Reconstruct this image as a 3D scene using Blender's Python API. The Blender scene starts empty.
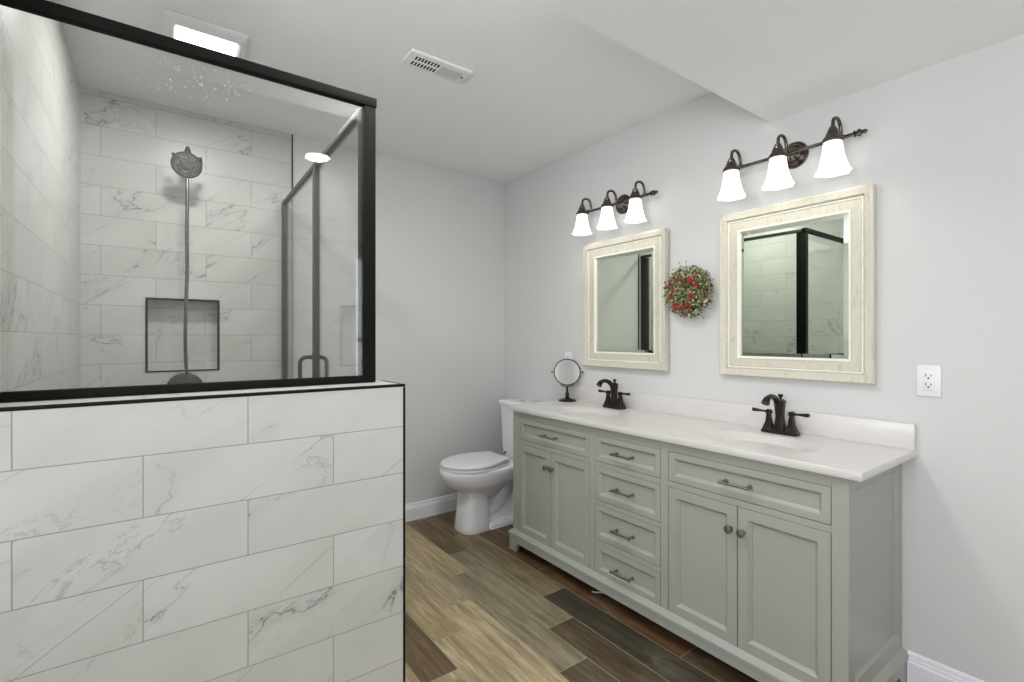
import bpy, bmesh, math, random
from mathutils import Vector, Matrix
random.seed(7)
PI = math.pi
C = bpy.context.scene.collection
scene = bpy.context.scene

# ------------------------------------------------------------------ camera, world, light, exposure
CAMH = 1.297
cam_data = bpy.data.cameras.new('camera')
cam = bpy.data.objects.new('camera', cam_data)
C.objects.link(cam)
cam.location = (0, 0, CAMH)
cam.rotation_euler = (PI / 2, 0, -math.radians(36.2))
cam_data.sensor_width = 36.0
cam_data.lens = 486.0 / 1024 * 36.0
cam_data.shift_y = -3.0 / 1024
cam_data.clip_start = 0.02
scene.camera = cam

world = bpy.data.worlds.new('world')
scene.world = world
world.use_nodes = True
world.node_tree.nodes['Background'].inputs[0].default_value = (0.85, 0.92, 1.0, 1)
world.node_tree.nodes['Background'].inputs[1].default_value = 1.0

scene.view_settings.view_transform = 'Standard'
scene.view_settings.look = 'None'
scene.view_settings.gamma = 1.0
scene.view_settings.use_curve_mapping = False
scene.view_settings.exposure = 0.38

def area_light(name, loc, rot, sx, sy, power, col):
    l = bpy.data.lights.new(name, 'AREA')
    l.shape = 'RECTANGLE'; l.size = sx; l.size_y = sy; l.energy = power; l.color = col
    o = bpy.data.objects.new(name, l); C.objects.link(o)
    o.location = loc; o.rotation_euler = rot
    return o
# fill light through two added, unseen windows behind the camera
area_light('added_window_fill', (-1.66, -0.25, 1.5), (0, -PI / 2 - math.radians(38), 0), 1.15, 2.0, 60, (0.95, 0.97, 1.0))
area_light('added_window_fill', (1.93, -1.86, 1.3), (PI / 2 + math.radians(14), 0, 0), 0.52, 1.8, 7, (0.95, 0.97, 1.0))
BULB_W = 0.36          # each vanity bulb
CAN_W = 2.5          # recessed can light
HIGH_W = 9.5         # added out-of-frame disc light, fill from the high ceiling
FAN_W = 8.0           # exhaust fan light

# ------------------------------------------------------------------ room dimensions
XR = 2.284      # right wall
YB = 3.217      # far wall
XL = -0.304     # shower left wall
XLL = -1.5      # room left wall
YF = -1.7       # wall behind the camera
ZH = 2.55       # high ceiling
ZS = 2.29       # lower ceiling
YS = 1.106      # step between them
XT = 0.675      # tile edge on the far wall
YH = 1.50       # face of the half wall
ZT = 1.145      # top of the half wall

# ------------------------------------------------------------------ material helpers
def lin(r, g, b):
    def f(c):
        c /= 255.0
        return c / 12.92 if c <= 0.04045 else ((c + 0.055) / 1.055) ** 2.4
    return (f(r), f(g), f(b), 1.0)

def new_mat(name):
    m = bpy.data.materials.new(name); m.use_nodes = True
    nt = m.node_tree
    return m, nt, nt.nodes['Principled BSDF']

def N(nt, typ, **kw):
    n = nt.nodes.new(typ)
    for k, v in kw.items():
        setattr(n, k, v)
    return n

def mth(nt, op, a, b=None, c=None):
    n = N(nt, 'ShaderNodeMath', operation=op)
    for i, v in enumerate((a, b, c)):
        if v is None: continue
        if isinstance(v, (int, float)): n.inputs[i].default_value = v
        else: nt.links.new(v, n.inputs[i])
    return n.outputs[0]

def mixc(nt, fac, a, b):
    n = N(nt, 'ShaderNodeMix', data_type='RGBA')
    for sock, v in ((n.inputs[0], fac), (n.inputs[6], a), (n.inputs[7], b)):
        if isinstance(v, (int, float)): sock.default_value = v
        elif isinstance(v, tuple): sock.default_value = v
        else: nt.links.new(v, sock)
    return n.outputs[2]

def ramp(nt, v, lo, hi, a=0.0, b=1.0):
    n = N(nt, 'ShaderNodeMapRange', interpolation_type='SMOOTHSTEP')
    nt.links.new(v, n.inputs[0])
    n.inputs[1].default_value = lo; n.inputs[2].default_value = hi
    n.inputs[3].default_value = a; n.inputs[4].default_value = b
    return n.outputs[0]

def noise(nt, vec, scale, detail=2.0, rough=0.5, dist=0.0):
    n = N(nt, 'ShaderNodeTexNoise')
    nt.links.new(vec, n.inputs['Vector'])
    n.inputs['Scale'].default_value = scale; n.inputs['Detail'].default_value = detail
    n.inputs['Roughness'].default_value = rough; n.inputs['Distortion'].default_value = dist
    return n.outputs[0]

def bump(nt, height, strength, dist, bsdf):
    b = N(nt, 'ShaderNodeBump')
    b.inputs['Strength'].default_value = strength; b.inputs['Distance'].default_value = dist
    nt.links.new(height, b.inputs['Height'])
    nt.links.new(b.outputs[0], bsdf.inputs['Normal'])

def plain(name, col, rough=0.5, metal=0.0, spec=0.5, coat=0.0, var=0.03, vscale=8.0, bmp=0.0, bscale=300.0):
    m, nt, b = new_mat(name)
    tc = N(nt, 'ShaderNodeTexCoord').outputs['Object']
    nz = noise(nt, tc, vscale, 3)
    dark = tuple(c * (1 - var) for c in col[:3]) + (1,)
    lite = tuple(min(1, c * (1 + var)) for c in col[:3]) + (1,)
    nt.links.new(mixc(nt, ramp(nt, nz, 0.3, 0.7), dark, lite), b.inputs['Base Color'])
    b.inputs['Roughness'].default_value = rough
    b.inputs['Metallic'].default_value = metal
    b.inputs['Specular IOR Level'].default_value = spec
    b.inputs['Coat Weight'].default_value = coat
    if bmp:
        bump(nt, noise(nt, tc, bscale, 3), bmp, 0.001, b)
    return m

def emissive(name, col, strength, base=(0.9, 0.9, 0.88, 1)):
    m, nt, b = new_mat(name)
    b.inputs['Base Color'].default_value = base
    b.inputs['Emission Color'].default_value = col
    b.inputs['Emission Strength'].default_value = strength
    b.inputs['Roughness'].default_value = 0.35
    return m

def tile_mat(name, u0, w, z0, h, lines_axis='auto'):
    """Running-bond marble tile; joints on even rows at u0 + k*w, rows from z0."""
    m, nt, b = new_mat(name)
    tc = N(nt, 'ShaderNodeTexCoord').outputs['Object']
    sep = N(nt, 'ShaderNodeSeparateXYZ'); nt.links.new(tc, sep.inputs[0])
    geo = N(nt, 'ShaderNodeNewGeometry')
    sn = N(nt, 'ShaderNodeSeparateXYZ'); nt.links.new(geo.outputs['True Normal'], sn.inputs[0])
    ax = mth(nt, 'GREATER_THAN', mth(nt, 'ABSOLUTE', sn.outputs[0]), 0.5)
    az = mth(nt, 'GREATER_THAN', mth(nt, 'ABSOLUTE', sn.outputs[2]), 0.5)
    u = mth(nt, 'ADD', mth(nt, 'MULTIPLY', ax, sep.outputs[1]), mth(nt, 'MULTIPLY', mth(nt, 'SUBTRACT', 1.0, ax), sep.outputs[0]))
    v = mth(nt, 'ADD', mth(nt, 'MULTIPLY', az, sep.outputs[1]), mth(nt, 'MULTIPLY', mth(nt, 'SUBTRACT', 1.0, az), sep.outputs[2]))
    vv = mth(nt, 'DIVIDE', mth(nt, 'SUBTRACT', v, z0), h)
    row = mth(nt, 'FLOOR', vv)
    fv = mth(nt, 'SUBTRACT', vv, row)
    par = mth(nt, 'MULTIPLY', mth(nt, 'FLOORED_MODULO', row, 2.0), 0.5)
    uu = mth(nt, 'ADD', mth(nt, 'DIVIDE', mth(nt, 'SUBTRACT', u, u0), w), par)
    col = mth(nt, 'FLOOR', uu)
    fu = mth(nt, 'SUBTRACT', uu, col)
    eu = mth(nt, 'MULTIPLY', mth(nt, 'MINIMUM', fu, mth(nt, 'SUBTRACT', 1.0, fu)), w)
    ev = mth(nt, 'MULTIPLY', mth(nt, 'MINIMUM', fv, mth(nt, 'SUBTRACT', 1.0, fv)), h)
    edge = mth(nt, 'MINIMUM', eu, ev)
    tilef = ramp(nt, edge, 0.0009, 0.0017)
    cmb = N(nt, 'ShaderNodeCombineXYZ'); nt.links.new(col, cmb.inputs[0]); nt.links.new(row, cmb.inputs[1]); nt.links.new(ax, cmb.inputs[2])
    wn = N(nt, 'ShaderNodeTexWhiteNoise', noise_dimensions='3D'); nt.links.new(cmb.outputs[0], wn.inputs[0])
    # vein coordinates: (u along, v up), rotated, shifted per tile
    a = 0.52
    cu = mth(nt, 'SUBTRACT', mth(nt, 'MULTIPLY', u, math.cos(a)), mth(nt, 'MULTIPLY', v, -math.sin(a)))
    cv = mth(nt, 'SUBTRACT', mth(nt, 'MULTIPLY', v, math.cos(a)), mth(nt, 'MULTIPLY', u, math.sin(a)))
    p = N(nt, 'ShaderNodeCombineXYZ')
    nt.links.new(mth(nt, 'MULTIPLY', cu, 0.42), p.inputs[0]); nt.links.new(cv, p.inputs[1])
    sc = N(nt, 'ShaderNodeVectorMath', operation='SCALE'); nt.links.new(wn.outputs['Color'], sc.inputs[0]); sc.inputs['Scale'].default_value = 23.0
    ad = N(nt, 'ShaderNodeVectorMath', operation='ADD'); nt.links.new(p.outputs[0], ad.inputs[0]); nt.links.new(sc.outputs[0], ad.inputs[1])
    P = ad.outputs[0]
    n1 = noise(nt, P, 2.7, 7, 0.56, 0.5)
    r1 = mth(nt, 'ABSOLUTE', mth(nt, 'SUBTRACT', n1, 0.5))
    thin = ramp(nt, r1, 0.0, 0.0055, 1.0, 0.0)
    halo = ramp(nt, r1, 0.0, 0.045, 1.0, 0.0)
    mask = ramp(nt, noise(nt, P, 4.2, 3, 0.6), 0.45, 0.62)
    n2 = noise(nt, P, 5.5, 7, 0.65, 0.9)
    r2 = ramp(nt, mth(nt, 'ABSOLUTE', mth(nt, 'SUBTRACT', n2, 0.5)), 0.0, 0.012, 1.0, 0.0)
    mask2 = ramp(nt, noise(nt, P, 3.0, 2, 0.5), 0.56, 0.68)
    vein = mth(nt, 'ADD', mth(nt, 'MULTIPLY', mth(nt, 'ADD', mth(nt, 'MULTIPLY', thin, 0.75), mth(nt, 'MULTIPLY', halo, 0.13)), mask),
               mth(nt, 'MULTIPLY', mth(nt, 'MULTIPLY', r2, 0.38), mask2))
    # long straight hairline veins on some tiles
    wsep = N(nt, 'ShaderNodeSeparateXYZ'); nt.links.new(wn.outputs['Color'], wsep.inputs[0])
    a2 = 0.60
    sv_ = mth(nt, 'SUBTRACT', mth(nt, 'MULTIPLY', v, math.cos(a2)), mth(nt, 'MULTIPLY', u, math.sin(a2)))
    sv_ = mth(nt, 'ADD', sv_, mth(nt, 'MULTIPLY', noise(nt, P, 7.0, 4, 0.6), 0.030))
    ph = mth(nt, 'FRACT', mth(nt, 'ADD', mth(nt, 'DIVIDE', sv_, 0.26), mth(nt, 'MULTIPLY', wsep.outputs[0], 3.0)))
    ln = ramp(nt, mth(nt, 'ABSOLUTE', mth(nt, 'SUBTRACT', ph, 0.5)), 0.0, 0.0062, 0.62, 0.0)
    ln = mth(nt, 'MULTIPLY', mth(nt, 'MULTIPLY', ln, mth(nt, 'GREATER_THAN', wsep.outputs[1], 0.42)), ramp(nt, noise(nt, P, 6.0, 2, 0.5), 0.40, 0.55, 0.15, 1.0))
    vein = mth(nt, 'MINIMUM', mth(nt, 'MAXIMUM', vein, ln), 0.8)
    cloud = noise(nt, P, 5.0, 3, 0.5)
    base = mixc(nt, ramp(nt, cloud, 0.3, 0.7), lin(188, 188, 183), lin(198, 198, 194))
    c = mixc(nt, vein, base, lin(98, 96, 91))
    c = mixc(nt, tilef, lin(150, 149, 143), c)
    nt.links.new(c, b.inputs['Base Color'])
    b.inputs['Roughness'].default_value = 0.33
    b.inputs['Specular IOR Level'].default_value = 0.45
    bump(nt, tilef, 0.5, 0.001, b)
    return m

def floor_mat():
    m, nt, b = new_mat('wood_look_plank_tile')
    uv = N(nt, 'ShaderNodeUVMap', uv_map='plank').outputs[0]      # x = metres across, y = metres along
    sep = N(nt, 'ShaderNodeSeparateXYZ'); nt.links.new(uv, sep.inputs[0])
    sz = N(nt, 'ShaderNodeUVMap', uv_map='size').outputs[0]
    ss = N(nt, 'ShaderNodeSeparateXYZ'); nt.links.new(sz, ss.inputs[0])
    ct = N(nt, 'ShaderNodeVertexColor', layer_name='tone')
    cr = N(nt, 'ShaderNodeVertexColor', layer_name='seed')
    ex = mth(nt, 'MINIMUM', sep.outputs[0], mth(nt, 'SUBTRACT', ss.outputs[0], sep.outputs[0]))
    ey = mth(nt, 'MINIMUM', sep.outputs[1], mth(nt, 'SUBTRACT', ss.outputs[1], sep.outputs[1]))
    edge = mth(nt, 'MINIMUM', ex, ey)
    tilef = ramp(nt, edge, 0.0009, 0.0017)
    off = N(nt, 'ShaderNodeVectorMath', operation='SCALE'); nt.links.new(cr.outputs[0], off.inputs[0]); off.inputs['Scale'].default_value = 40.0
    mp = N(nt, 'ShaderNodeCombineXYZ')
    nt.links.new(sep.outputs[0], mp.inputs[0]); nt.links.new(mth(nt, 'MULTIPLY', sep.outputs[1], 0.07), mp.inputs[1])
    ad = N(nt, 'ShaderNodeVectorMath', operation='ADD'); nt.links.new(mp.outputs[0], ad.inputs[0]); nt.links.new(off.outputs[0], ad.inputs[1])
    mp2 = N(nt, 'ShaderNodeCombineXYZ')
    nt.links.new(sep.outputs[0], mp2.inputs[0]); nt.links.new(mth(nt, 'MULTIPLY', sep.outputs[1], 0.4), mp2.inputs[1])
    ad2 = N(nt, 'ShaderNodeVectorMath', operation='ADD'); nt.links.new(mp2.outputs[0], ad2.inputs[0]); nt.links.new(off.outputs[0], ad2.inputs[1])
    g1 = noise(nt, ad.outputs[0], 34, 7, 0.68, 0.45)
    g2 = noise(nt, ad.outputs[0], 120, 6, 0.75, 0.5)
    blot = noise(nt, ad2.outputs[0], 9, 4, 0.6, 0.4)
    f1 = ramp(nt, g1, 0.30, 0.68)
    dark = mixc(nt, 1.0, ct.outputs[0], ct.outputs[0])
    def scale_col(col, k, kb=None):
        n = N(nt, 'ShaderNodeMix', data_type='RGBA', blend_type='MULTIPLY')
        n.inputs[0].default_value = 1.0
        nt.links.new(col, n.inputs[6]); n.inputs[7].default_value = (k, k, (kb or k), 1)
        return n.outputs[2]
    c = mixc(nt, f1, scale_col(dark, 0.52, 0.48), scale_col(dark, 1.32, 1.26))
    c = mixc(nt, ramp(nt, g2, 0.46, 0.66, 0, 0.62), c, scale_col(dark, 0.48, 0.50))
    c = mixc(nt, ramp(nt, blot, 0.50, 0.72, 0, 0.45), c, mixc(nt, 0.5, scale_col(dark, 1.25), lin(150, 139, 120)))
    c = mixc(nt, ramp(nt, blot, 0.50, 0.34, 0, 0.5), c, scale_col(dark, 0.6, 0.5))
    # knots
    vo = N(nt, 'ShaderNodeTexVoronoi', feature='F1'); nt.links.new(ad2.outputs[0], vo.inputs['Vector']); vo.inputs['Scale'].default_value = 5.5
    k = ramp(nt, mth(nt, 'ADD', vo.outputs['Distance'], mth(nt, 'MULTIPLY', g1, 0.05)), 0.055, 0.10, 0.75, 0.0)
    c = mixc(nt, k, c, scale_col(dark, 0.38, 0.34))
    c = mixc(nt, tilef, lin(158, 148, 128), c)
    nt.links.new(c, b.inputs['Base Color'])
    b.inputs['Roughness'].default_value = 0.42
    b.inputs['Specular IOR Level'].default_value = 0.4
    hh = mth(nt, 'ADD', tilef, mth(nt, 'MULTIPLY', g2, 0.25))
    bump(nt, hh, 0.35, 0.001, b)
    return m

def glass_mat(name='clear_glass', tint=(0.965, 0.975, 0.965, 1)):
    m = bpy.data.materials.new(name); m.use_nodes = True
    nt = m.node_tree; nt.nodes.clear()
    out = N(nt, 'ShaderNodeOutputMaterial')
    tr = N(nt, 'ShaderNodeBsdfTransparent'); tr.inputs[0].default_value = tint
    gl = N(nt, 'ShaderNodeBsdfGlossy'); gl.inputs['Roughness'].default_value = 0.0; gl.inputs[0].default_value = (0.95, 0.97, 0.96, 1)
    lw = N(nt, 'ShaderNodeLayerWeight'); lw.inputs[0].default_value = 0.5
    f = mth(nt, 'ADD', mth(nt, 'MULTIPLY', mth(nt, 'POWER', lw.outputs['Facing'], 5.0), 0.95), 0.035)
    mx = N(nt, 'ShaderNodeMixShader')
    nt.links.new(f, mx.inputs[0]); nt.links.new(tr.outputs[0], mx.inputs[1]); nt.links.new(gl.outputs[0], mx.inputs[2])
    nt.links.new(mx.outputs[0], out.inputs[0])
    return m

def whitewash_mat():
    m, nt, b = new_mat('whitewashed_wood')
    tc = N(nt, 'ShaderNodeTexCoord').outputs['Object']
    mp = N(nt, 'ShaderNodeMapping'); nt.links.new(tc, mp.inputs[0]); mp.inputs['Scale'].default_value = (1, 1, 0.25)
    g = noise(nt, mp.outputs[0], 70, 5, 0.65, 1.0)
    c = mixc(nt, ramp(nt, g, 0.5, 0.72, 0, 0.5), lin(208, 203, 187), lin(162, 152, 132))
    nt.links.new(c, b.inputs['Base Color'])
    b.inputs['Roughness'].default_value = 0.5
    bump(nt, g, 0.2, 0.001, b)
    return m

def mirror_mat(tint):
    m, nt, b = new_mat('mirror_silver')
    b.inputs['Base Color'].default_value = tint
    b.inputs['Metallic'].default_value = 1.0
    b.inputs['Roughness'].default_value = 0.0
    return m

def vcol_mat(name, layer, rough=0.6):
    m, nt, b = new_mat(name)
    ct = N(nt, 'ShaderNodeVertexColor', layer_name=layer)
    nt.links.new(ct.outputs[0], b.inputs['Base Color'])
    b.inputs['Roughness'].default_value = rough
    return m

M = {}
M['wall'] = plain('wall_paint', lin(212, 212, 211), 0.7, spec=0.3, var=0.01, vscale=2, bmp=0.05, bscale=220)
M['ceiling'] = plain('ceiling_paint', lin(240, 240, 241), 0.85, spec=0.2, var=0.008, vscale=2, bmp=0.05, bscale=160)
M['base'] = plain('baseboard_paint', lin(238, 238, 244), 0.35, var=0.01)
M['vanity'] = plain('sage_grey_paint', lin(160, 162, 154), 0.38, var=0.02, vscale=5)
M['dark_gap'] = plain('cabinet_inside', lin(60, 60, 56), 0.8)
M['marble_top'] = plain('cultured_marble_top', lin(215, 211, 208), 0.3, coat=0.05, var=0.015, vscale=14)
M['nickel'] = plain('brushed_nickel', lin(150, 148, 144), 0.28, metal=1.0, var=0.05, vscale=60)
M['bronze'] = plain('oil_rubbed_bronze', lin(44, 40, 37), 0.28, metal=0.65, var=0.15, vscale=40)
M['antique'] = plain('antique_pewter_bronze', lin(98, 90, 84), 0.25, metal=1.0, var=0.2, vscale=50)
M['black'] = plain('black_metal', lin(19, 19, 17), 0.75, metal=0.0, spec=0.12, var=0.08, vscale=20)
M['black_trim'] = plain('black_tile_trim', lin(20, 19, 17), 0.6, metal=0.0, spec=0.15)
M['rail'] = plain('dark_grey_metal', lin(66, 66, 62), 0.5, metal=0.2, var=0.08, vscale=20)
M['ceramic'] = plain('white_vitreous_china', lin(238, 238, 243), 0.12, coat=0.4, var=0.005)
M['plastic'] = plain('white_plastic', lin(232, 232, 234), 0.35, var=0.01)
M['slot'] = plain('dark_slot', lin(35, 35, 35), 0.7)
M['chrome'] = plain('chrome', lin(190, 190, 190), 0.12, metal=1.0)
M['shower_metal'] = plain('brushed_shower_metal', lin(110, 110, 104), 0.33, metal=0.85, var=0.12, vscale=60)
M['shower_face'] = plain('grey_nozzle_face', lin(118, 118, 112), 0.4, metal=0.3, var=0.35, vscale=90)
M['shower_dark'] = plain('dark_nozzle_rubber', lin(62, 62, 58), 0.45, metal=0.4, var=0.25, vscale=150)
M['glass'] = glass_mat()
M['mirror'] = mirror_mat((0.80, 0.87, 0.755, 1))
M['small_mirror'] = plain('small_mirror_silver', (0.60, 0.61, 0.58, 1), 0.06, metal=1.0, var=0.0)
M['frame'] = whitewash_mat()
M['frame_lip'] = plain('frame_white_lip', lin(240, 238, 226), 0.45)
def shade_mat():
    # frosted glass lit by the bulb inside: strongest at bulb height, weaker at the flared rim
    m, nt, b = new_mat('frosted_glass_shade')
    sep = N(nt, 'ShaderNodeSeparateXYZ'); nt.links.new(N(nt, 'ShaderNodeTexCoord').outputs['Object'], sep.inputs[0])
    st = ramp(nt, sep.outputs[2], -.145, -.085, .30, 1.35)
    b.inputs['Base Color'].default_value = (.55, .56, .54, 1)
    b.inputs['Emission Color'].default_value = (1, .985, .95, 1)
    nt.links.new(st, b.inputs['Emission Strength']); b.inputs['Roughness'].default_value = .35
    return m
M['shade'] = shade_mat()
M['lens'] = emissive('lit_lens', (1.0, 0.99, 0.97, 1), 9.0)
M['fan_lens'] = emissive('lit_fan_lens', (1.0, 0.985, 0.96, 1), 3.0)
M['vent'] = plain('vent_enamel', lin(232, 232, 230), 0.45, var=0.01)
M['vent_panel'] = plain('vent_damper_grey', lin(205, 205, 203), 0.6)
M['floor'] = floor_mat()
M['tile_front'] = tile_mat('marble_tile_half_wall', 0.2025, 0.457, 1.007 - 0.1525 * 8, 0.1525)
M['tile_back'] = tile_mat('marble_tile_shower', -0.001, 0.4525, 1.163 - 0.1508 * 8, 0.1508)
M['foliage'] = vcol_mat('wreath_leaves', 'leafcol')
M['twig'] = plain('twig_brown', lin(70, 52, 40), 0.8, var=0.2, vscale=80)
M['red'] = plain('red_flower', lin(152, 50, 44), 0.8, var=0.45, vscale=60)
M['berry'] = plain('dark_berry', lin(58, 44, 46), 0.4)
M['shower_floor'] = plain('shower_floor_tile', lin(190, 188, 182), 0.4)
M['spots'] = plain('water_spot_sparkle', lin(225, 226, 224), 0.3)
M['wire'] = plain('white_wire', lin(200, 200, 196), 0.4)

# ------------------------------------------------------------------ mesh helpers (all coordinates are world)
ORIG = {}
def finish_mesh(name, bm, mat, origin, smooth):
    bmesh.ops.remove_doubles(bm, verts=bm.verts[:], dist=1e-6)
    bmesh.ops.recalc_face_normals(bm, faces=bm.faces[:])
    me = bpy.data.meshes.new(name)
    bm.transform(Matrix.Translation(-Vector(origin)))
    bm.to_mesh(me); bm.free()
    me.materials.append(mat)
    if smooth:
        me.polygons.foreach_set('use_smooth', [True] * len(me.polygons))
        try: me.set_sharp_from_angle(angle=math.radians(smooth if smooth is not True else 38))
        except Exception: pass
    return me

def obj(name, bm, mat, parent=None, smooth=True, label=None):
    if parent is None:
        vs = [v.co for v in bm.verts]
        o0 = Vector(((min(v.x for v in vs) + max(v.x for v in vs)) / 2, (min(v.y for v in vs) + max(v.y for v in vs)) / 2, min(v.z for v in vs)))
    else:
        o0 = ORIG[parent]
    me = finish_mesh(name, bm, mat, o0, smooth)
    o = bpy.data.objects.new(name, me); C.objects.link(o)
    if parent is None: o.location = o0
    else: o.parent = parent
    ORIG[o] = o0
    if label: o['label'] = label
    return o

def thing(name, label, cat, loc, group=None):
    o = bpy.data.objects.new(name, None); C.objects.link(o)
    o.empty_display_size = 0.05
    o.location = loc; ORIG[o] = Vector(loc)
    o['label'] = label; o['category'] = cat
    if group: o['group'] = group
    return o

def skew(bm):
    """the glass side runs a degree off square, meeting the back wall further right"""
    for v in bm.verts:
        if v.co.y > 1.7: v.co.x += (v.co.y - 1.7) * .021
    return bm

def struct(name, bm, mat, parent=None, smooth=False, label=None):
    me_o = Vector((0, 0, 0)) if parent is None else ORIG[parent]
    me = finish_mesh(name, bm, mat, me_o, smooth)
    o = bpy.data.objects.new(name, me); C.objects.link(o)
    ORIG[o] = me_o
    if parent is not None: o.parent = parent
    else:
        o['kind'] = 'structure'
        if label: o['label'] = label
    return o

def copy_tree(o, parent=None):
    c = o.copy(); C.objects.link(c)
    if parent is not None: c.parent = parent
    for ch in list(o.children): copy_tree(ch, c)
    return c

def bm_new(): return bmesh.new()

def box(bm, x0, x1, y0, y1, z0, z1, bev=0.0, seg=2):
    vs = [bm.verts.new((x, y, z)) for x in (x0, x1) for y in (y0, y1) for z in (z0, z1)]
    idx = [(0, 1, 3, 2), (4, 6, 7, 5), (0, 4, 5, 1), (2, 3, 7, 6), (0, 2, 6, 4), (1, 5, 7, 3)]
    fs = [bm.faces.new([vs[i] for i in f]) for f in idx]
    if bev > 0:
        es = list({e for f in fs for e in f.edges})
        bmesh.ops.bevel(bm, geom=es, offset=bev, segments=seg, profile=0.5, affect='EDGES')
    return bm

def loft(bm, rings, caps=(True, True), closed=True):
    vr = [[bm.verts.new(p) for p in r] for r in rings]
    n = len(rings[0])
    for a, b in zip(vr[:-1], vr[1:]):
        for i in range(n if closed else n - 1):
            j = (i + 1) % n
            bm.faces.new((a[i], a[j], b[j], b[i]))
    if caps[0]: bm.faces.new(list(reversed(vr[0])))
    if caps[1]: bm.faces.new(vr[-1])
    return bm

def frame_axes(d):
    d = Vector(d).normalized()
    up = Vector((0, 0, 1)) if abs(d.z) < 0.95 else Vector((1, 0, 0))
    a = d.cross(up).normalized(); b = d.cross(a).normalized()
    return a, b

def lathe(bm, prof, origin, axis=(0, 0, 1), seg=28, wob=None, caps=(False, False)):
    """prof: (radius, height along axis)"""
    ax = Vector(axis).normalized(); a, b = frame_axes(ax); o = Vector(origin)
    rings = []
    for k, (r, h) in enumerate(prof):
        ring = []
        for i in range(seg):
            t = 2 * PI * i / seg
            rr = max(r, 1e-4) * (1 + (wob(t, k) if wob else 0))
            ring.append(o + ax * h + a * (rr * math.cos(t)) + b * (rr * math.sin(t)))
        rings.append(ring)
    return loft(bm, rings, caps)

def tube(bm, pts, rad, seg=12, caps=True):
    pts = [Vector(p) for p in pts]
    n = len(pts)
    if isinstance(rad, (int, float)): rad = [rad] * n
    t0 = (pts[1] - pts[0]).normalized()
    a, b = frame_axes(t0)
    rings = []
    for i in range(n):
        t = (pts[min(i + 1, n - 1)] - pts[max(i - 1, 0)]).normalized()
        a = (a - t * a.dot(t)).normalized(); b = t.cross(a)
        rings.append([pts[i] + a * (rad[i] * math.cos(2 * PI * k / seg)) + b * (rad[i] * math.sin(2 * PI * k / seg)) for k in range(seg)])
    return loft(bm, rings, (caps, caps))

def smooth_path(ctrl, n=8):
    """Catmull-Rom through control points"""
    P = [Vector(c) for c in ctrl]; P = [P[0] * 2 - P[1]] + P + [P[-1] * 2 - P[-2]]
    out = []
    for i in range(1, len(P) - 2):
        for k in range(n):
            t = k / n
            out.append(0.5 * ((2 * P[i]) + (P[i + 1] - P[i - 1]) * t + (2 * P[i - 1] - 5 * P[i] + 4 * P[i + 1] - P[i + 2]) * t * t + (-P[i - 1] + 3 * P[i] - 3 * P[i + 1] + P[i + 2]) * t ** 3))
    out.append(P[-2])
    return out

def ball(bm, c, r, seg=12, sq=(1, 1, 1)):
    rings = []
    for i in range(seg // 2 + 1):
        ph = PI * i / (seg // 2)
        rr = max(math.sin(ph), 1e-3)
        rings.append([Vector(c) + Vector((r * sq[0] * rr * math.cos(2 * PI * k / seg), r * sq[1] * rr * math.sin(2 * PI * k / seg), r * sq[2] * math.cos(ph))) for k in range(seg)])
    return loft(bm, rings)

def rrect(cx, cy, z, hx, hy, r, n=5):
    pts = []
    for (sx, sy, a0) in ((1, 1, 0), (-1, 1, PI / 2), (-1, -1, PI), (1, -1, 1.5 * PI)):
        for k in range(n + 1):
            a = a0 + PI / 2 * k / n
            pts.append(Vector((cx + sx * (hx - r) + r * math.cos(a), cy + sy * (hy - r) + r * math.sin(a), z)))
    return pts

def prism(bm, poly, axis, a0, a1):
    """extrude a 2-D polygon: axis 'x' -> poly is (y,z); 'y' -> (x,z); 'z' -> (x,y)"""
    def P(p, t):
        return {'x': (t, p[0], p[1]), 'y': (p[0], t, p[1]), 'z': (p[0], p[1], t)}[axis]
    return loft(bm, [[P(p, a0) for p in poly], [P(p, a1) for p in poly]])

def rect_rings(bm, rects, mapf, back=True):
    """nested rectangles (a0,a1,b0,b1,depth) lofted; last filled"""
    rings = [[mapf(a0, b0, d), mapf(a1, b0, d), mapf(a1, b1, d), mapf(a0, b1, d)] for a0, a1, b0, b1, d in rects]
    return loft(bm, rings, (back, True))

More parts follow.
